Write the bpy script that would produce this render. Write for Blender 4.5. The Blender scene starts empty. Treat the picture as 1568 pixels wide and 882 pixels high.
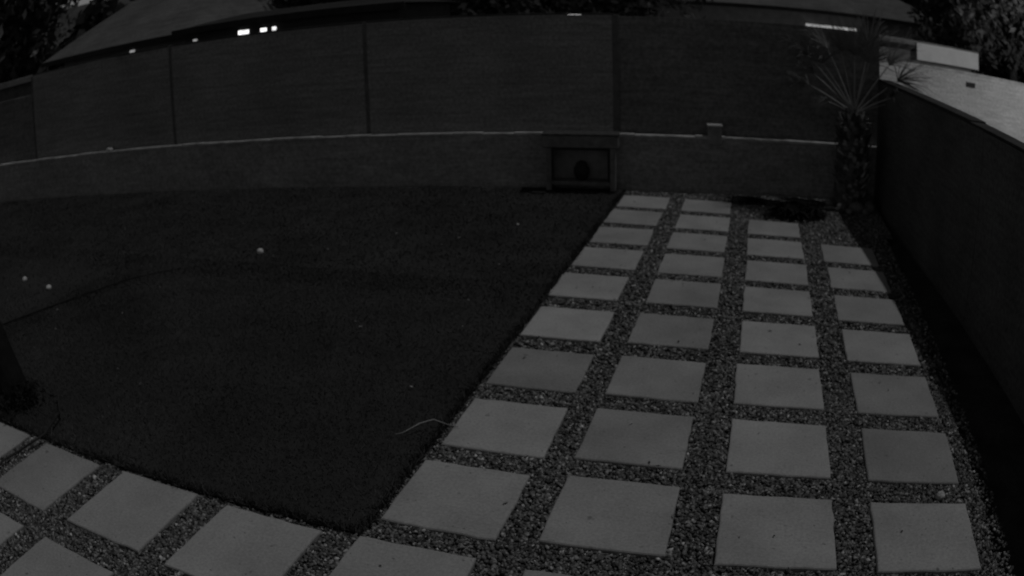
import bpy, math, random
import numpy as np
from mathutils import Vector, Matrix
rng=np.random.default_rng(7); random.seed(7)
scene=bpy.context.scene
scene.view_settings.view_transform='Standard'; scene.view_settings.look='None'; scene.view_settings.exposure=0

# ---------------------------------------------------------------- helpers
def new_obj(name,me,parent=None):
    o=bpy.data.objects.new(name,me); scene.collection.objects.link(o)
    if parent: o.parent=parent
    return o
def empty(name,loc=(0,0,0),rotz=0):
    o=bpy.data.objects.new(name,None); o.location=loc; o.rotation_euler=(0,0,rotz); scene.collection.objects.link(o); return o
def mesh_np(name,V,F,mat=None,tone=None,smooth=False,parent=None):
    V=np.asarray(V,dtype=np.float32); F=np.asarray(F,dtype=np.int32)
    me=bpy.data.meshes.new(name)
    n=F.shape[1]
    me.vertices.add(len(V)); me.vertices.foreach_set('co',V.ravel())
    me.loops.add(F.size); me.loops.foreach_set('vertex_index',F.ravel())
    me.polygons.add(len(F)); me.polygons.foreach_set('loop_start',np.arange(0,F.size,n,dtype=np.int32))
    me.polygons.foreach_set('loop_total',np.full(len(F),n,dtype=np.int32))
    me.update(calc_edges=True)
    me.polygons.foreach_set('use_smooth',np.full(len(F),bool(smooth)))
    if tone is not None:
        a=me.attributes.new('tone','FLOAT','POINT'); a.data.foreach_set('value',np.asarray(tone,dtype=np.float32))
    if mat: me.materials.append(mat)
    me.validate()
    return new_obj(name,me,parent)
BF=np.array([[0,3,2,1],[4,5,6,7],[0,1,5,4],[1,2,6,5],[2,3,7,6],[3,0,4,7]])
def boxv(x0,x1,y0,y1,z0,z1):
    return np.array([[x0,y0,z0],[x1,y0,z0],[x1,y1,z0],[x0,y1,z0],[x0,y0,z1],[x1,y0,z1],[x1,y1,z1],[x0,y1,z1]],dtype=float)
def boxes(name,L,mat,parent=None,bevel=0.0,tone=None):
    V=np.concatenate([boxv(*b) for b in L]); F=np.concatenate([BF+8*i for i in range(len(L))])
    o=mesh_np(name,V,F,mat,tone=None if tone is None else np.repeat(tone,8),parent=parent)
    if bevel>0:
        m=o.modifiers.new('bevel','BEVEL'); m.width=bevel; m.segments=2
    return o
class NT:
    def __init__(s,name):
        s.m=bpy.data.materials.new(name); s.m.use_nodes=True; s.t=s.m.node_tree; s.b=s.t.nodes['Principled BSDF']
        s.b.inputs['Roughness'].default_value=0.9; s.b.inputs['Specular IOR Level'].default_value=0.15
    def n(s,t): return s.t.nodes.new(t)
    def l(s,a,b): s.t.links.new(a,b)
    def coord(s): return s.n('ShaderNodeTexCoord').outputs['Object']
    def noise(s,co,scale,detail=3,rough=0.6):
        x=s.n('ShaderNodeTexNoise'); x.inputs['Scale'].default_value=scale; x.inputs['Detail'].default_value=detail; x.inputs['Roughness'].default_value=rough
        s.l(co,x.inputs['Vector']); return x.outputs['Fac']
    def mr(s,v,a,b,c,d):
        x=s.n('ShaderNodeMapRange'); 
        for i,q in zip(('From Min','From Max','To Min','To Max'),(a,b,c,d)): x.inputs[i].default_value=q
        s.l(v,x.inputs['Value']); return x.outputs['Result']
    def mth(s,op,a,b):
        x=s.n('ShaderNodeMath'); x.operation=op
        for i,q in enumerate((a,b)):
            if isinstance(q,(int,float)): x.inputs[i].default_value=q
            else: s.l(q,x.inputs[i])
        return x.outputs[0]
    def grey(s,v):
        x=s.n('ShaderNodeCombineColor')
        for i in range(3): s.l(v,x.inputs[i])
        s.l(x.outputs[0],s.b.inputs['Base Color'])
    def bump(s,v,strength,dist):
        x=s.n('ShaderNodeBump'); x.inputs['Strength'].default_value=strength; x.inputs['Distance'].default_value=dist
        s.l(v,x.inputs['Height']); s.l(x.outputs[0],s.b.inputs['Normal'])
def plain(name,val,var=0.3,scale=6,bump=0.0,fine=60):
    t=NT(name); co=t.coord(); a=t.noise(co,scale); b=t.noise(co,fine,2)
    v=t.mth('MULTIPLY',t.mr(a,0.3,0.7,val*(1-var),val*(1+var)),t.mr(b,0.3,0.7,1-var*0.6,1+var*0.6))
    t.grey(v)
    if bump: t.bump(b,0.6,bump)
    return t.m
def toned(name,val,var=0.25,scale=20,bump=0.0):
    t=NT(name); a=t.n('ShaderNodeAttribute'); a.attribute_name='tone'; co=t.coord(); f=t.noise(co,scale,1)
    v=t.mth('MULTIPLY',a.outputs['Fac'],t.mr(f,0.3,0.7,val*(1-var),val*(1+var))); t.grey(v)
    return t.m
def blockmat(name,val,bw=0.4,bh=0.2,mortar=0.012,mdark=0.6,var=0.22,c2=.95):
    t=NT(name); co=t.coord(); sp=t.n('ShaderNodeSeparateXYZ'); t.l(co,sp.inputs[0]); cb=t.n('ShaderNodeCombineXYZ')
    t.l(sp.outputs['X'],cb.inputs['X']); t.l(sp.outputs['Z'],cb.inputs['Y'])
    br=t.n('ShaderNodeTexBrick'); t.l(cb.outputs[0],br.inputs['Vector'])
    br.inputs['Scale'].default_value=1; br.inputs['Brick Width'].default_value=bw; br.inputs['Row Height'].default_value=bh
    br.inputs['Mortar Size'].default_value=mortar; br.inputs['Mortar Smooth'].default_value=0.6
    br.inputs['Color1'].default_value=(1,1,1,1); br.inputs['Color2'].default_value=(c2,c2,c2,1); br.inputs['Mortar'].default_value=(mdark,mdark,mdark,1)
    bw_=t.n('ShaderNodeRGBToBW'); t.l(br.outputs['Color'],bw_.inputs[0])
    big=t.noise(co,0.7,4,0.65); fine=t.noise(co,24,3,0.7)
    mp=t.n('ShaderNodeMapping'); mp.inputs['Scale'].default_value=(1.2,1.2,14); t.l(co,mp.inputs[0]); st=t.noise(mp.outputs[0],1.5,3,0.65)
    v=t.mth('MULTIPLY',bw_.outputs[0],t.mr(big,0.3,0.7,val*(1-var),val*(1+var)))
    v=t.mth('MULTIPLY',v,t.mr(fine,0.3,0.7,0.65,1.35)); v=t.mth('MULTIPLY',v,t.mr(st,0.3,0.7,0.8,1.2))
    t.grey(v)
    return t.m
def emis(name,st):
    t=NT(name); t.b.inputs['Base Color'].default_value=(.6,.6,.6,1); t.b.inputs['Emission Color'].default_value=(1,1,1,1)
    co=t.coord(); t.l(t.mr(t.noise(co,9,2),0.3,0.7,st*0.6,st*1.2),t.b.inputs['Emission Strength']); return t.m
def tube(pts,rad,seg=8):
    pts=[Vector(p) for p in pts]; V=[];F=[]
    for i,p in enumerate(pts):
        d=(pts[min(i+1,len(pts)-1)]-pts[max(i-1,0)]).normalized()
        a=d.orthogonal().normalized() if i==0 else (a-d*a.dot(d)).normalized()
        b=d.cross(a); r=rad[i] if hasattr(rad,'__len__') else rad
        for k in range(seg):
            t=2*math.pi*k/seg; V.append(p+a*(r*math.cos(t))+b*(r*math.sin(t)))
    for i in range(len(pts)-1):
        for k in range(seg):
            F.append([i*seg+k,i*seg+(k+1)%seg,(i+1)*seg+(k+1)%seg,(i+1)*seg+k])
    return np.array(V),np.array(F)
def joinvf(L):
    V=[];F=[];o=0
    for v,f in L: V.append(v);F.append(np.asarray(f)+o);o+=len(v)
    return np.concatenate(V),np.concatenate(F)

# ---------------------------------------------------------------- layout constants (metres)
GX,GY,PX,PY,W=-1.6725,10.1225,0.83,0.8211,0.609
WY=10.626; WA=math.atan(0.1276)
LEDGE=0.747; TOP=2.336
def wally(x): return WY+0.1276*x
def rwx(y): return 2.19-0.0713*(y-5)

# ---------------------------------------------------------------- ground
m_soil=plain('soil',0.04,0.4,3,0,40)
mesh_np('ground',[[-400,-400,-.09],[400,-400,-.09],[400,400,-.09],[-400,400,-.09]],[[0,1,2,3]],m_soil)

# lawn
m_lawn=plain('lawn_thatch',0.03,0.35,1.2,0,70)
lx=-1.70; ly=2.785
edge=[]
for x in np.linspace(-15.5,lx,160): edge.append((x,ly+0.012*math.sin(x*23)+0.014*rng.normal()))
for y in np.linspace(ly+.05,wally(lx)-.03,150): edge.append((lx+0.010*math.sin(y*27)+0.012*rng.normal(),y))
for x in np.linspace(lx,-15.5,10)[1:]: edge.append((x,wally(x)-.03))
me=bpy.data.meshes.new('lawn')
n=len(edge)
Vt=[(a,b,0.0) for a,b in edge]+[(a,b,-.09) for a,b in edge]
me.from_pydata(Vt,[],[list(range(n))]+[[i,i+n,(i+1)%n+n,(i+1)%n] for i in range(n)])
me.materials.append(m_lawn); lawn=new_obj('lawn',me)
def blades(cnt,x0,x1,y0,y1,hmin,hmax,w):
    x=rng.uniform(x0,x1,cnt); y=rng.uniform(y0,y1,cnt); h=rng.uniform(hmin,hmax,cnt)
    a=rng.uniform(0,2*math.pi,cnt); lean=rng.normal(0,0.7,(cnt,2))*h[:,None]
    dx=np.cos(a)*w; dy=np.sin(a)*w
    V=np.stack([np.stack([x-dx,y-dy,np.full(cnt,-.002)],1),np.stack([x+dx,y+dy,np.full(cnt,-.002)],1),np.stack([x+lean[:,0],y+lean[:,1],h],1)],1).reshape(-1,3)
    t=np.repeat(rng.uniform(.6,1.5,cnt),3)
    return V,t
bl=[blades(80000,-6.5,lx+.01,ly-.01,6.5,.008,.024,.004),blades(70000,-13,lx+.01,6.0,10.4,.01,.028,.007),blades(16000,-11,-6,3.5,6.5,.01,.025,.006),
    blades(3000,-6,lx,ly-.03,ly+.02,.02,.05,.005),blades(4000,lx-.02,lx+.03,ly,10.3,.02,.05,.005)]
V=np.concatenate([b[0] for b in bl]); T=np.concatenate([b[1] for b in bl])
k=V[:,1]<wally(V[:,0])-.02
keep=k.reshape(-1,3).all(1); V=V.reshape(-1,3,3)[keep].reshape(-1,3); T=T.reshape(-1,3)[keep].reshape(-1)
m_blade=toned('grass_blade',0.044,0.5,1.1)
mesh_np('grass_blades',V,np.arange(len(V)).reshape(-1,3),m_blade,tone=T,parent=lawn)

# pavers : real laying offsets (mm)
off={(0,0):(11,-30),(0,1):(4,-5),(0,2):(6,26),(0,3):(1,50),(0,4):(-18,30),(0,5):(11,-21),(0,6):(23,-43),(0,7):(32,-50),(0,8):(16,-27),(0,9):(-16,19),
(1,0):(-20,-50),(1,1):(-8,-20),(1,2):(-11,0),(1,3):(-3,30),(1,4):(2,45),(1,5):(-8,14),(1,6):(-8,-17),(1,7):(-18,-5),(1,8):(-6,23),(1,9):(0,15),
(2,1):(-10,-50),(2,2):(-7,-13),(2,3):(-2,-9),(2,4):(-6,19),(2,5):(-1,10),(2,6):(-7,14),(2,7):(0,14),(2,8):(7,11),(2,9):(0,10),
(3,2):(-18,-50),(3,3):(-4,-20),(3,4):(-7,-15),(3,5):(0,0),(3,6):(3,5),(3,7):(8,6),(3,8):(5,0),(3,9):(5,0)}
tonev={(0,6):.76,(0,5):1.14,(1,5):.78,(1,4):.82,(0,7):1.02,(0,8):.98,(1,6):.88,(1,7):.86,(3,4):.86,(3,6):.82,(3,7):.78,(2,6):1.0,(2,5):1.06,(1,8):.95,(2,3):.94,(-3,9):.85,(-2,9):.95}
keys=list(off)+[(c,r) for c in range(-7,0) for r in (9,10,11,12)]+[(c,r) for c in range(0,4) for r in (10,11,12)]
prect=[];PV=[];PF=[];PT=[];o=0
for c,r in keys:
    ox,oy=off.get((c,r),(rng.normal(0,8),rng.normal(0,8)))
    cx=GX+c*PX+W/2+ox/1000; cy=GY-r*PY-W/2+oy/1000; a=rng.normal(0,0.010)
    prect.append((cx,cy))
    tn=tonev.get((c,r),rng.uniform(.88,1.05))
    g=7
    prof=[(0.0,-.07),(0.0,-.010),(.004,-.003),(.012,0.0)]
    per=[]
    for i in range(4*g):
        s=i//g;f=(i%g)/g-0.5
        x,y=[(f,-.5),(.5,f),(-f,.5),(-.5,-f)][s]
        per.append((x*W,y*W))
    base=o;tz=rng.normal(0,.002)
    jit=rng.normal(0,.0025,(len(per),2))
    for ins,z in prof:
        for (x,y),j in zip(per,jit):
            sx=1-2*ins/W
            X=x*sx+j[0];Y=y*sx+j[1]
            PV.append((cx+X*math.cos(a)-Y*math.sin(a),cy+X*math.sin(a)+Y*math.cos(a),z+tz)); PT.append(tn)
    n4=len(per)
    for k in range(3):
        for i in range(n4): PF.append([base+k*n4+i,base+k*n4+(i+1)%n4,base+(k+1)*n4+(i+1)%n4,base+(k+1)*n4+i])
    PF.append([base+3*n4+i for i in range(n4)]); o+=4*n4
me=bpy.data.meshes.new('paver_patio'); me.from_pydata(PV,[],PF)
at=me.attributes.new('tone','FLOAT','POINT'); at.data.foreach_set('value',PT)
t=NT('paver_concrete'); a=t.n('ShaderNodeAttribute'); a.attribute_name='tone'; co=t.coord()
big=t.noise(co,1.8,5,0.62); fine=t.noise(co,60,3,0.7); spots=t.noise(co,13,2,0.55); spots2=t.noise(co,34,1,0.5)
v=t.mth('MULTIPLY',a.outputs['Fac'],t.mr(big,.3,.7,.26,.38)); v=t.mth('MULTIPLY',v,t.mr(fine,.3,.7,.82,1.18))
v=t.mth('MULTIPLY',v,t.mr(spots,.68,.76,1.0,.6)); v=t.mth('MULTIPLY',v,t.mr(spots2,.72,.77,1.0,.5)); t.grey(v)
me.materials.append(t.m); new_obj('paver_patio',me)

# gravel : bed sheet + stones
m_bed=plain('gravel_bed',0.08,0.4,8,0,60)
Xg=1.53
ge=[(-9,-1.5),(1.6,-1.5)]
for y in np.linspace(-1.4,10.3,120): ge.append((Xg+0.03*math.sin(y*3.1)+.03*rng.normal(),y))
ge+=[(1.74,10.5),(1.75,wally(1.7)-.02),(lx,wally(lx)-.02),(lx+.0,ly),(-9,ly)]
me=bpy.data.meshes.new('gravel'); me.from_pydata([(x,y,-.035) for x,y in ge],[],[list(range(len(ge)))]); me.materials.append(m_bed)
gravel=new_obj('gravel',me)
def stones(cnt,x0,x1,y0,y1,r0,r1):
    return np.stack([rng.uniform(x0,x1,cnt),rng.uniform(y0,y1,cnt),rng.uniform(r0,r1,cnt)],1)
S=np.concatenate([stones(62000,lx+.01,Xg+.02,2.0,5.0,.006,.017),stones(52000,lx+.01,Xg+.02,5.0,10.8,.008,.020),
  stones(34000,-5.2,lx,1.4,ly-.02,.006,.017),stones(5000,lx+.01,Xg,1.7,2.0,.007,.017),stones(2200,Xg,Xg+.13,1.8,10.6,.007,.017),stones(1800,1.5,1.75,9.0,10.8,.01,.02)])
ok=np.ones(len(S),bool)
for cx,cy in prect: ok&=~((np.abs(S[:,0]-cx)<W/2+.002)&(np.abs(S[:,1]-cy)<W/2+.002))
ok&=S[:,1]<wally(S[:,0])-.03
S=S[ok]; n=len(S)
OV=np.array([[1,0,0],[0,1,0],[-1,0,0],[0,-1,0],[0,0,1],[0,0,-1.]]); OF=np.array([[0,1,4],[1,2,4],[2,3,4],[3,0,4],[1,0,5],[2,1,5],[3,2,5],[0,3,5]])
ang=rng.uniform(0,2*math.pi,n); sc=np.stack([np.ones(n),rng.uniform(.65,1,n),rng.uniform(.5,.8,n)],1)*S[:,2:3]*1.15
P=(OV[None]+rng.normal(0,.22,(n,6,3)))*sc[:,None,:]
ca,sa=np.cos(ang)[:,None],np.sin(ang)[:,None]
tilt=rng.normal(0,.35,n)[:,None]
X=P[...,0]*ca-P[...,1]*sa; Y=P[...,0]*sa+P[...,1]*ca; Z=P[...,2]+tilt*P[...,0]
V=np.stack([X+S[:,0:1],Y+S[:,1:2],Z+(-.028+rng.uniform(0,.009,n))[:,None]],2).reshape(-1,3)
F=(OF[None]+6*np.arange(n)[:,None,None]).reshape(-1,3)
T=np.repeat(np.clip(np.exp(rng.normal(-.12,.58,n)),.25,3.8),6)
mesh_np('gravel_stones',V,F,toned('gravel_stone',0.14,.25,60),tone=T,smooth=True,parent=gravel)

# ---------------------------------------------------------------- back wall (rotated frame: local x along wall)
m_fence=blockmat('fence_block',0.225,.4,.1,.006,.84,.18)
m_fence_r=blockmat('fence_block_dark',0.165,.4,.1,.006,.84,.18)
m_post=plain('fence_post',0.11,.3,5)
m_ret=blockmat('retaining_block',0.27,.4,.2,.008,.9,.18)
m_cap=plain('cap_concrete',0.38,.4,4)
U=1/math.cos(WA)
bw=empty('block_wall',(0,WY,0),WA)
secs=[(-12.06,-8.57),(-8.57,-5.23),(-5.23,-1.80),(-1.80,1.86)]
for i,(a,b) in enumerate(secs):
    dy=0.0 if i<3 else .02
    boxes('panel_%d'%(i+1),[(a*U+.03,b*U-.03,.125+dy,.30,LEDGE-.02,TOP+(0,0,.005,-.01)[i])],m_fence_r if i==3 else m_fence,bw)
boxes('post',[(x*U-.028,x*U+.028,.12,.33,LEDGE-.02,TOP+.0) for x in (-12.06,-8.57,-5.23)]+[(-1.8*U-.06,-1.8*U+.028,.118,.33,LEDGE-.02,TOP+.01)],m_post,bw,.006)
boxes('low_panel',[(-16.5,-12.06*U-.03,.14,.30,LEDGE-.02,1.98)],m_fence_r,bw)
boxes('panel_coping',[(a*U+.03,b*U-.03,.118,.315,TOP+.008,TOP+.03) for a,b in secs[:3]],plain('coping_dark',.05,.3),bw,.004)
rw=empty('retaining_wall',(0,WY,0),WA)
boxes('wall_face',[(-16.5,1.86*U,.02,.38,-.08,LEDGE-.035)],m_ret,rw)
L=[];x=-16.5
while x<1.8:
    ln=rng.uniform(.38,.42); dz=rng.normal(0,.003)
    L.append((x,min(x+ln-.004,1.87),.004+rng.normal(0,.003),.11,LEDGE-.035,LEDGE+dz)); x+=ln
boxes('cap_stones',L,m_cap,rw,.006)
def wl(x,y=0,z=0):
    return Matrix.Translation((0,WY,0))@Matrix.Rotation(WA,4,'Z')@Vector((x*U,y,z))
pb=empty('concrete_block',tuple(wl(-.52,.0,0)),WA)
boxes('block_body',[(-.095,.095,-.03,.108,LEDGE-.10,.885)],plain('block_grey',.22,.3,8),pb,.01)
boxes('block_cap',[(-.105,.105,-.04,.112,.887,.915)],m_cap,pb,.006)

def rock(name,loc,s,mat,seed=0,sub=2,rotz=0):
    import bmesh
    r=random.Random(seed); bm=bmesh.new(); bmesh.ops.create_icosphere(bm,subdivisions=sub,radius=1)
    ks=[(Vector((r.uniform(-1,1),r.uniform(-1,1),r.uniform(-1,1))).normalized(),r.uniform(.72,1.0)) for _ in range(9)]
    for v in bm.verts:
        for nrm,dd in ks:
            q=v.co.dot(nrm)
            if q>dd: v.co-=nrm*(q-dd)*.9
        v.co=Vector((v.co.x*s[0],v.co.y*s[1],v.co.z*s[2]))
    me=bpy.data.meshes.new(name); bm.to_mesh(me); bm.free(); me.materials.append(mat)
    for p in me.polygons: p.use_smooth=True
    o=new_obj(name,me); o.location=loc; o.rotation_euler=(0,0,rotz); return o
m_rock=plain('rock',.17,.35,9,.02); m_rockl=plain('rock_light',.42,.3,20,.01)
rock('rock',wl(-10.0,.06,LEDGE+.02),(.10,.04,.04),m_rockl,1)
for i,(x,y,s) in enumerate([(1.42,10.12,.12),(1.20,10.10,.10),(1.62,10.25,.12),(1.04,10.24,.09),(1.55,10.02,.07),(1.66,10.62,.12),(1.30,9.98,.06)]):
    rock('rock',(x,y,s*.3),(s,s*.8,s*.75),m_rock,10+i,2,i)
rock('rock',(1.27,3.63,.0),(.035,.03,.028),m_rockl,31)
rock('rock',(-2.95,1.53,.03),(.07,.06,.05),m_soil,32)

# ---------------------------------------------------------------- right wall
rl=math.atan2(0.0713,1)
y1=(WY+.1276*2.5465)/(1+.1276*.0713)+.05
rt=empty('side_wall',(rwx(0),0,0),math.pi/2+rl)
ln=y1/math.cos(rl)
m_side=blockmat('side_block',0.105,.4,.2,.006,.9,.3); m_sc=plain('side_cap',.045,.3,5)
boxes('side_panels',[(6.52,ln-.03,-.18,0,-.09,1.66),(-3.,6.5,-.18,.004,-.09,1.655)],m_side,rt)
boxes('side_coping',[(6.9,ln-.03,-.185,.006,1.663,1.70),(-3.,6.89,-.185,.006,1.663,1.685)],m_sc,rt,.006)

# ---------------------------------------------------------------- wooden outdoor cabinet against the wall
m_wood=plain('weathered_wood',.15,.3,9,0,70); m_woodt=plain('cabinet_top',.06,.4,14,0,50); m_woodl=plain('wood_rail',.14,.3,9,0,70); m_dark=plain('char_dark',.03,.3)
cab=empty('outdoor_cabinet',tuple(wl(-2.26,-.15,0)),WA)
hw=.45
boxes('top',[(-hw-.04,hw+.04,-.16,.14,.60,.76)],m_wood,cab,.012)
boxes('top_slab',[(-hw-.05,hw+.05,-.17,.14,.762,.785)],m_woodt,cab,.006)
boxes('sides',[(-hw,-hw+.07,-.14,.13,.03,.597),(hw-.07,hw,-.14,.13,.03,.597)],m_wood,cab,.006)
boxes('back',[(-hw+.072,hw-.072,.09,.12,.13,.597)],plain('cabinet_back',.24,.2),cab)
boxes('bottom_rail',[(-hw+.072,hw-.072,-.135,.085,.10,.15)],m_woodl,cab,.005)
boxes('frame',[(-hw+.072,hw-.072,-.13,-.10,.565,.597),(-hw+.072,-hw+.10,-.13,-.10,.152,.563),(hw-.10,hw-.072,-.13,-.10,.152,.563)],m_dark,cab,.003)
v,f=tube([(0,-.0,.152),(0,0,.17),(0,0,.25),(0,0,.31),(0,0,.345),(0,0,.37),(0,0,.40)],[.05,.08,.105,.10,.07,.075,.03],14)
mesh_np('pot',v,f,m_dark,smooth=True,parent=cab)
boxes('feet',[(-hw+.01,-hw+.09,-.12,.1,-.05,.027),(hw-.09,hw-.01,-.12,.1,-.05,.027)],m_dark,cab)
boxes('base_tray',[(-hw-.18,-hw-.0,-.24,-.165,-.01,.022)],m_dark,cab,.005)

# ---------------------------------------------------------------- palm
palm=empty('palm_tree',(1.36,10.38,0))
m_bark=plain('palm_bark',.10,.5,14,.02); m_boot=toned('palm_boot',.24,.4,20); m_frond=toned('palm_frond',.19,.2,8)
v,f=tube([(0,0,-.1),(0,0,.03),(-.02,0,.2),(-.02,0,.55),(-.01,0,.85),(0,0,1.05),(0,0,1.2),(0,0,1.3)],[.26,.25,.22,.21,.21,.18,.10,.05],18)
mesh_np('trunk',v,f,m_bark,smooth=True,parent=palm)
BV=[];BFc=[];BT=[];o=0
for i in range(260):
    z=.05+1.14*i/260; th=i*2.39996; r=.21 if z<1.0 else .21-.55*(z-1.0)
    lnb=rng.uniform(.06,.13); w=rng.uniform(.03,.05); tip=rng.uniform(.03,.09)
    er=Vector((math.cos(th),math.sin(th),0)); et=Vector((-math.sin(th),math.cos(th),0)); c=er*r*.93+Vector((0,0,z))
    q=[c-et*w,c+et*w,c+er*tip+et*w*.45+Vector((0,0,lnb)),c+er*tip-et*w*.45+Vector((0,0,lnb)),c+er*(-.02)+Vector((0,0,lnb*.9))]
    BV+=q; BFc+=[[o,o+1,o+2],[o,o+2,o+3],[o+2,o+4,o+3]]; o+=5
    BT+=[rng.choice([.3,.5,.8,1.9])*(1.9 if math.cos(th)>.5 else .75)]*5  # boots on the +x side toned lighter: moonlit side painted into the colour
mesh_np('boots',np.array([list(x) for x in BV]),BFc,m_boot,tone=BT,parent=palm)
FV=[];FF=[];FT=[];pet=[]
def fan(hub,dirv,size,nl,spread,tone,droop=.3,wid=.007,roll=.6,rnd=.14):
    global FV,FF,FT
    d=dirv.normalized(); side=d.cross(Vector((0,0,1)))
    if side.length<.1: side=Vector((1,0,0))
    side.normalize(); up=side.cross(d).normalized()
    rl_=random.uniform(-roll,roll); side,up=(side*math.cos(rl_)+up*math.sin(rl_)),(up*math.cos(rl_)-side*math.sin(rl_))
    for k in range(nl):
        a=(k/(nl-1)-.5)*2*spread+random.gauss(0,.06); L=size*(1-.3*abs(k/(nl-1)-.5)*2)*random.uniform(.7,1.1)
        e=(d*math.cos(a)+side*math.sin(a)+up*random.gauss(0,rnd)).normalized(); wv=e.cross(up).normalized()
        b=len(FV); S=5
        for s in range(S+1):
            u=s/S; p=hub+e*(L*u)+Vector((0,0,-droop*L*u**2.2*random.uniform(.6,1.4))); w=wid*(math.sin(math.pi*min(1,.25+u*.72)))*(1-u)**.35
            FV+=[p-wv*w,p+up*w*.3,p+wv*w]; FT+=[tone*(1-.2*u)]*3
            if s<S:
                q=b+3*s; FF.extend([[q,q+1,q+4,q+3],[q+1,q+2,q+5,q+4]])
c0=Vector((0,0,1.22))
specs=[(-172,26,.42,.34,2.2),(178,45,.8,.95,1.1),(-155,55,.9,.95,1.),(168,32,.75,.75,.8),(-10,45,.85,.95,1.),(15,58,.95,.95,1.1),(-30,33,.7,.75,.8),(170,68,1.0,.9,.9),(-90,78,.9,.8,.9),(30,75,1.05,.9,.9),(-60,64,.9,.8,.9),(-125,68,1.0,.85,.9),(0,26,.6,.55,.6),(-178,52,1.05,.9,1.)]
for az,el,pl,sz,tn in specs:
    az=math.radians(az+random.gauss(0,5)); el=math.radians(el)
    d=Vector((math.cos(az)*math.cos(el),math.sin(az)*math.cos(el),math.sin(el)))
    pts=[c0+d*(pl*u)+Vector((0,0,-.10*pl*u*u)) for u in (0,.25,.5,.75,1)]
    pet.append(tube(pts,[.02,.015,.011,.009,.007],5))
    dd=(pts[-1]-pts[-2]).normalized()
    fan(pts[-1],dd,sz,40,1.15,tn*random.uniform(.85,1.1),.3,.007 if tn<2 else .009)
v,f=joinvf(pet); mesh_np('petioles',v,f,plain('petiole',.25,.2),smooth=True,parent=palm)
mesh_np('fronds',np.array([list(x) for x in FV]),FF,m_frond,tone=FT,smooth=True,parent=palm)
# dead fronds lying on the gravel left of the palm
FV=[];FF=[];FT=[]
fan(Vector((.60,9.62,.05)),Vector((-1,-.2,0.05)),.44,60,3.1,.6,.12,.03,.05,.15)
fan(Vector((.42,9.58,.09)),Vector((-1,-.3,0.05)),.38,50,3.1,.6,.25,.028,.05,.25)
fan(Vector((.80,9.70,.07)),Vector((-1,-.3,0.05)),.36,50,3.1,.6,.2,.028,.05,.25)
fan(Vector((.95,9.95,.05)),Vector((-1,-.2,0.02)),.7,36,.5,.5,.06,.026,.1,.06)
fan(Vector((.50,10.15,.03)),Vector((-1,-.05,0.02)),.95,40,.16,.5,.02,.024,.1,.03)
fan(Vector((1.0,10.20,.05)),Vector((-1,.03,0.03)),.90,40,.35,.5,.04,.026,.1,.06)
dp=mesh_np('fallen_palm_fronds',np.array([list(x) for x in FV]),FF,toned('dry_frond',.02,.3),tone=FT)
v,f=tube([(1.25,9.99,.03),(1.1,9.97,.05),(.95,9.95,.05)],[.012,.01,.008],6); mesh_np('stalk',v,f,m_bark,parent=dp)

# ---------------------------------------------------------------- foliage trees
m_leaf=toned('leaf',.07,.3,3); m_leafd=toned('leaf_dark',.035,.3,3); m_leafl=toned('leaf_pale',.16,.3,3); m_trunk=plain('bark',.045,.4,10); m_trunkd=plain('bark_dark',.012,.4,10)
def tree(name,loc,H,R,n,leaf,mat,clumps=26,trunk_r=.12,lean=(0,0),zc=.68,tm=None):
    root=empty(name,loc)
    top=Vector((lean[0],lean[1],H*zc)); parts=[tube([(0,0,-.1),(lean[0]*.02,lean[1]*.02,H*.03),(lean[0]*.1,lean[1]*.1,H*.15),(lean[0]*.45,lean[1]*.45,H*.4),top],[trunk_r*1.9,trunk_r*1.4,trunk_r,trunk_r*.8,trunk_r*.35],9)]
    C=[]
    for i in range(clumps):
        u=rng.normal(size=3); u/=np.linalg.norm(u); u*=rng.uniform(.35,1)**.6
        c=np.array(top)+u*np.array([R,R,H*(1-zc)]) ; C.append((c,rng.uniform(.22,.42)*R,rng.uniform(.55,1.5)))
        if i%3==0:
            s=Vector((lean[0]*.5,lean[1]*.5,H*.42)); m=(s+Vector(c))/2+Vector((0,0,.05*H)); parts.append(tube([s,m,Vector(c)],[trunk_r*.4,trunk_r*.25,trunk_r*.08],5))
    v,f=joinvf(parts); mesh_np('trunk',v,f,tm or m_trunk,smooth=True,parent=root)
    idx=rng.integers(0,clumps,n); cc=np.array([c[0] for c in C])[idx]; rr=np.array([c[1] for c in C])[idx]; tt=np.array([c[2] for c in C])[idx]
    p=cc+rng.normal(0,.55,(n,3))*rr[:,None]
    a=rng.normal(size=(n,3)); a/=np.linalg.norm(a,axis=1)[:,None]; b=rng.normal(size=(n,3)); b-=a*(a*b).sum(1)[:,None]; b/=np.linalg.norm(b,axis=1)[:,None]
    l=leaf*rng.uniform(.6,1.3,n)[:,None]
    V=np.stack([p-a*l,p+b*l*.45,p+a*l,p-b*l*.45],1).reshape(-1,3)
    mesh_np('foliage',V,np.arange(4*n).reshape(-1,4),mat,tone=np.repeat(tt*rng.uniform(.7,1.3,n),4),parent=root)
    return root
yt=tree('young_tree',(-4.98,3.10,0),3.3,.5,2500,.05,m_leafd,16,.10,(-.8,-.15),.8,m_trunkd)
n=700; u_=rng.normal(size=(n,3))*np.array([.11,.10,.05])+np.array([.10,-.05,.05]); u_[:,2]=np.abs(u_[:,2])
a=rng.normal(size=(n,3)); a/=np.linalg.norm(a,axis=1)[:,None]; b=np.cross(a,rng.normal(size=(n,3))); b/=np.linalg.norm(b,axis=1)[:,None]; l=rng.uniform(.015,.035,n)[:,None]
mesh_np('base_growth',np.stack([u_-a*l,u_+b*l*.4,u_+a*l,u_-b*l*.4],1).reshape(-1,3),np.arange(4*n).reshape(-1,4),m_leafd,tone=np.full(4*n,.4),parent=yt)
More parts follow.
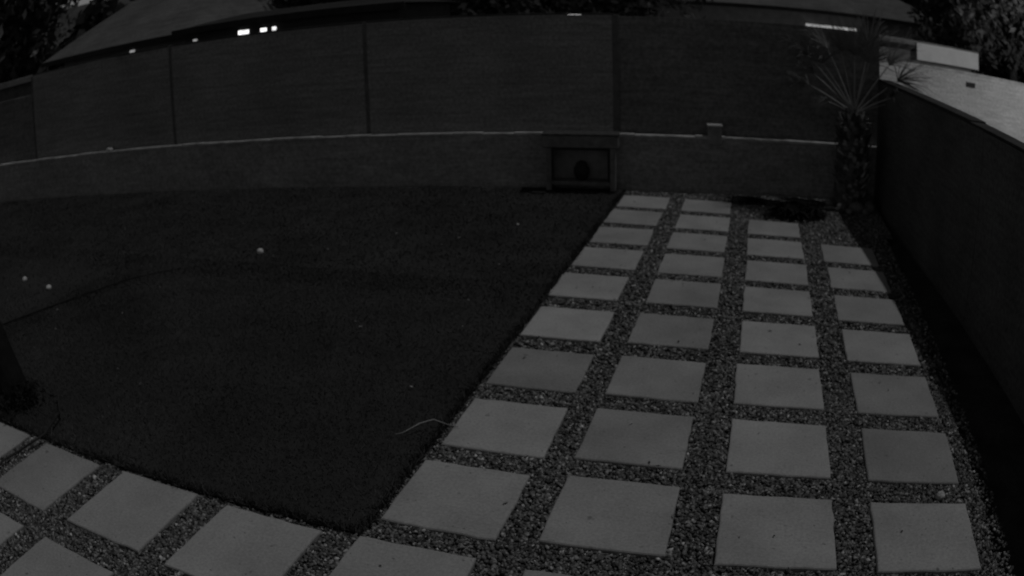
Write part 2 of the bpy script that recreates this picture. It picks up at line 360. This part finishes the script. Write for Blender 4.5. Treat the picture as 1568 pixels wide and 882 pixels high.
tree('leafy_tree',(-23,14.5,0),7.5,3.6,9000,.24,m_leaf,40,.2)
tree('leafy_tree',(-16.5,21.5,0),6.6,2.6,7000,.18,m_leafd,34,.18)
tree('leafy_tree',(-11.5,21,0),5.0,2.8,8000,.17,m_leafd,40,.18)
tree('leafy_tree',(-7.9,22,0),4.8,2.4,7000,.17,m_leafd,36,.18)
tree('leafy_tree',(-4.2,26,0),5.2,2.4,6000,.18,m_leaf,30,.18)
tree('leafy_tree',(8.3,22.5,0),5.6,1.7,4500,.15,m_leafl,26,.16)
tree('leafy_tree',(6.9,25.5,0),4.8,1.3,3000,.15,m_leaf,22,.16)
n=26000; az=rng.uniform(-1.35,.8,n); D=rng.uniform(48,62,n); hmax=6+2.2*np.sin(az*9)+1.6*np.sin(az*23+1)+1.2*np.sin(az*51)
z=rng.uniform(0,1,n)**.7*np.maximum(hmax,3.6)
p=np.stack([D*np.sin(az),D*np.cos(az),z],1); a=rng.normal(size=(n,3)); a/=np.linalg.norm(a,axis=1)[:,None]; b=np.cross(a,rng.normal(size=(n,3))); b/=np.linalg.norm(b,axis=1)[:,None]
l=rng.uniform(.35,.8,n)[:,None]
V=np.stack([p-a*l,p+b*l*.6,p+a*l,p-b*l*.6],1).reshape(-1,3)
mesh_np('distant_trees',V,np.arange(4*n).reshape(-1,4),m_leaf,tone=np.repeat(.7+.5*np.sin(az*31)+rng.uniform(-.2,.3,n),4))
hv=[];hf=[]
for i in range(121):
    a=-1.9+3.6*i/120; h=14+6*math.sin(a*3.1)+4*math.sin(a*7.7+1)
    hv+=[(250*math.sin(a),250*math.cos(a),-1),(300*math.sin(a),300*math.cos(a),h*1.8)]
    if i: q=2*i; hf.append([q-2,q,q+1,q-1])
mesh_np('hills',hv,hf,plain('hill',.07,.3,.05),smooth=True)

# ---------------------------------------------------------------- neighbouring houses
m_roof=blockmat('roof_tile',.10,.3,.25,.01,.8); m_roofd=blockmat('roof_tile_dark',.03,.3,.25,.01,.8); m_stucco=plain('stucco',.2,.2,3); m_stuccod=plain('stucco_dark',.05,.2,3); m_white=plain('white_paint',.8,.08,3); m_lit=emis('lit_window',1.5); m_dim=emis('dim_window',.3)
def house(name,loc,rotz,w,d,eave,ridge,hipL,hipR,windows=(),wall=m_stucco,roof=m_roof,fascia=m_dark,ov=.5):
    h=empty(name,loc,rotz)
    boxes('walls',[(0,w,0,d,-.1,eave-.02)],wall,h)
    x0,x1,y0,y1_=-ov,w+ov,-ov,d+ov; yc=d/2
    V=[(x0,y0,eave),(x1,y0,eave),(x1,y1_,eave),(x0,y1_,eave),(x0+hipL,yc,ridge),(x1-hipR,yc,ridge)]
    me=bpy.data.meshes.new('roof'); me.from_pydata(V,[],[(0,1,5,4),(1,2,5),(2,3,4,5),(3,0,4)]); me.materials.append(roof); new_obj('roof',me,h)
    boxes('fascia',[(x0,x1,y0-.03,y0-.003,eave-.12,eave+.01)],fascia,h)
    fr=[]
    for i,(a,b,z0,z1,m) in enumerate(windows):
        boxes('window_%d'%i,[(a,b,-.03,-.004,z0,z1)],m,h); fr+=[(a-.05,b+.05,-.045,-.032,z1,z1+.03)]
    if fr: boxes('window_frames',fr,m_dark,h)
    return h
house('tiled_roof_house',(-16.4,13.8,0),math.radians(4),4.4,7.5,2.6,4.5,2.0,1.9,[(2.6,2.75,2.36,2.42,m_dim)])
house('garden_house',(-11.0,12.9,0),0,5.0,2.4,2.66,2.82,1.0,1.0,[(1.47,1.72,2.36,2.45,m_lit),(2.02,2.15,2.37,2.44,m_lit),(2.30,2.38,2.37,2.44,m_lit),(.25,.35,2.37,2.41,m_dim)],wall=m_stuccod,roof=m_roofd,ov=.2)
house('rear_house',(-6.5,30,0),0,14,9,2.9,4.9,4,4,[(-.2,.25,2.2,2.42,m_dim),(8.5,10.5,2.05,2.35,m_dim)])
sh=empty('garden_shed',(-15.6,10.6,0),math.radians(25))
boxes('shed_walls',[(0,2.6,0,2,-.1,2.2)],m_post,sh); boxes('shed_roof',[(-.2,2.8,-.2,2.2,2.22,2.36)],m_stucco,sh,.01)
pl_=empty('wall_lamp',(-4.78,21.2,0)); boxes('lamp_box',[(-.17,.17,-.05,.0,2.30,2.36)],m_lit,pl_,.01); boxes('lamp_post',[(-.03,.03,.005,.06,-.1,2.34)],m_dark,pl_)
m_pale=blockmat('pale_wall',.45,.4,.2,.008,.9,.1)
nw=empty('neighbour_wall',(1.9,18,0),0)
boxes('wall',[(0,14,0,.2,-.1,1.68)],m_pale,nw); boxes('coping',[(-.02,14,-.03,.23,1.682,1.73)],m_cap,nw,.006); boxes('vent',[(3.35,3.6,-.02,-.003,1.38,1.5)],m_dark,nw)
ga=empty('neighbour_garage',(2.0,22,0),0)
boxes('walls',[(0,4.6,0,5,-.1,1.95)],m_stucco,ga); boxes('fascia',[(2.72,4.75,-.33,-.25,1.72,2.2),],m_white,ga,.01); boxes('roof',[(-.1,4.8,-.24,5.2,2.12,2.24)],m_stucco,ga,.01)
boxes('light_strip',[(1.20,1.45,-.3,-.25,2.13,2.20)],m_lit,ga); boxes('gutter_light',[(.5,1.18,-.29,-.25,2.17,2.20)],emis('gutter_glow',.2),ga)
ld=bpy.data.lights.new('added_fill_spot','SPOT'); ld.energy=520; ld.shadow_soft_size=.15; ld.spot_size=math.radians(110); ld.spot_blend=.5  # unseen spot, added to brighten the neighbour wall and garage
yl=empty('added_fill_lamp',(8.8,12.8,0)); lo=bpy.data.objects.new('added_fill_spot',ld); scene.collection.objects.link(lo); lo.parent=yl; lo.location=(0,0,3.1)
lo.rotation_euler=(Vector((8.8,12.8,3.1))-Vector((5.2,20,1.7))).to_track_quat('Z','Y').to_euler()
v,f=tube([(0,0,-.1),(0,0,.02),(0,0,.04),(0,0,3.0),(0,0,3.2),(0,0,3.22)],[.1,.1,.04,.035,.035,.12],10); 
v2,f2=tube([(0,-.02,3.2),(0,.1,3.24),(0,.2,3.22)],[.03,.03,.03],8)
v2=np.concatenate([v2]); v,f=v+np.array([0,-.2,0]),f
mesh_np('post',v,f,m_dark,smooth=True,parent=yl); mesh_np('arm',v2+np.array([0,-.2,0]),f2,m_dark,smooth=True,parent=yl)  # made-up post and arm carrying the added spot, out of view

# ---------------------------------------------------------------- small things
m_ball=plain('ball_felt',.6,.1,30)
for (x,y,r) in [(-4.97,6.80,.038),(-7.62,5.32,.034),(-6.92,5.18,.036)]:
    o=rock('ball',(x,y,.024),(r,r,r*.9),m_ball,int(-x*10),3)
rock('pebble',(-2.55,8.3,.02),(.014,.014,.014),m_ball,77)
v,f=tube([(-4.55,3.25,.05),(-4.27,3.02,.07),(-4.17,2.75,.05),(-4.25,2.50,.015),(-4.27,2.33,.02),(-4.21,2.15,.012),(-4.0,1.9,.012),(-4.1,1.5,.012)],.009,8)
mesh_np('garden_hose',v,f,m_dark,smooth=True)
v,f=tube([(-6.75,3.8,.02),(-6.62,4.1,.02),(-6.42,4.6,.02),(-6.2,5.15,.02),(-5.98,5.7,.018),(-5.7,6.05,.012),(-5.5,6.2,.0)],[.009,.009,.009,.008,.006,.004,.003],8)
mesh_np('lawn_shadow_line',v,f,plain('shadow_line_black',.014,.2),smooth=True)  # black tube on the grass, standing in for a thin cast shadow
v,f=tube([(-1.92,3.70,.02),(-1.87,3.71,.035),(-1.80,3.80,.06),(-1.74,3.87,.06),(-1.66,3.90,.02),(-1.60,3.91,.008)],[.002,.003,.0045,.0045,.004,.002],6)
mesh_np('twig',v,f,plain('twig',.25,.2),smooth=True)
n=300; x=np.concatenate([rng.uniform(-1.7,1.5,90),rng.uniform(-9,-2,90),rng.uniform(-9,1.5,120)]); y=np.concatenate([rng.uniform(2.3,10.3,90),rng.uniform(3.5,9.3,90),rng.uniform(-.22,-.05,120)]); y[180:]+=wally(x[180:])
a=rng.uniform(0,6.28,n); l=rng.uniform(.008,.022,n); z0=np.where(x<lx,.025,.006)
V=np.stack([np.stack([x+np.cos(a)*l,y+np.sin(a)*l,z0],1),np.stack([x-np.sin(a)*l*.4,y+np.cos(a)*l*.4,z0+.004],1),np.stack([x-np.cos(a)*l,y-np.sin(a)*l,z0],1),np.stack([x+np.sin(a)*l*.4,y-np.cos(a)*l*.4,z0+.003],1)],1).reshape(-1,3)
mesh_np('fallen_leaves',V,np.arange(4*n).reshape(-1,4),toned('dry_leaf',.13,.2),tone=np.repeat(rng.choice([.3,.6,1.6,2.5],n),4))

# ---------------------------------------------------------------- light
to_sun=Vector((.39,.08,1)).normalized(); el=math.asin(to_sun.z); azr=math.atan2(to_sun.x,to_sun.y)
w=bpy.data.worlds.new('World'); scene.world=w; w.use_nodes=True; nt=w.node_tree
sky=nt.nodes.new('ShaderNodeTexSky'); sky.sky_type='NISHITA'; sky.sun_disc=False; sky.sun_elevation=el; sky.sun_rotation=azr; sky.dust_density=0.0
bwn=nt.nodes.new('ShaderNodeRGBToBW'); nt.links.new(sky.outputs[0],bwn.inputs[0]); bg=nt.nodes['Background']; nt.links.new(bwn.outputs[0],bg.inputs[0]); bg.inputs[1].default_value=0.022
sl=bpy.data.lights.new('moon','SUN'); sl.energy=.54; sl.angle=math.radians(1.0); so=bpy.data.objects.new('moon',sl); scene.collection.objects.link(so)
so.rotation_euler=to_sun.to_track_quat('Z','Y').to_euler()

# ---------------------------------------------------------------- camera (wide security-camera lens)
cd=bpy.data.cameras.new('camera'); co_=bpy.data.objects.new('camera',cd); scene.collection.objects.link(co_)
cd.sensor_width=36; cd.sensor_fit='HORIZONTAL'; cd.lens=23
cd.type='PANO'; cd.panorama_type='FISHEYE_LENS_POLYNOMIAL'; cd.fisheye_fov=math.pi
for k_,v_ in dict(fisheye_polynomial_k0=0.0,fisheye_polynomial_k1=-0.0344410606,fisheye_polynomial_k2=-0.000155459594,fisheye_polynomial_k3=1.21711789e-05,fisheye_polynomial_k4=-6.61785995e-07).items(): setattr(cd,k_,v_)
cd.dof.use_dof=True; cd.dof.focus_distance=2.2; cd.dof.aperture_fstop=2.8
r=Vector((0.955512,0.293755,-0.026539)); u=Vector((-0.074573,0.327656,0.941849)); f_=Vector((-0.285369,0.89797,-0.334986))
M=Matrix((( r.x,u.x,-f_.x,0),(r.y,u.y,-f_.y,0),(r.z,u.z,-f_.z,2.369),(0,0,0,1)))
co_.matrix_world=M; cd.clip_start=.05; cd.clip_end=1500
scene.camera=co_
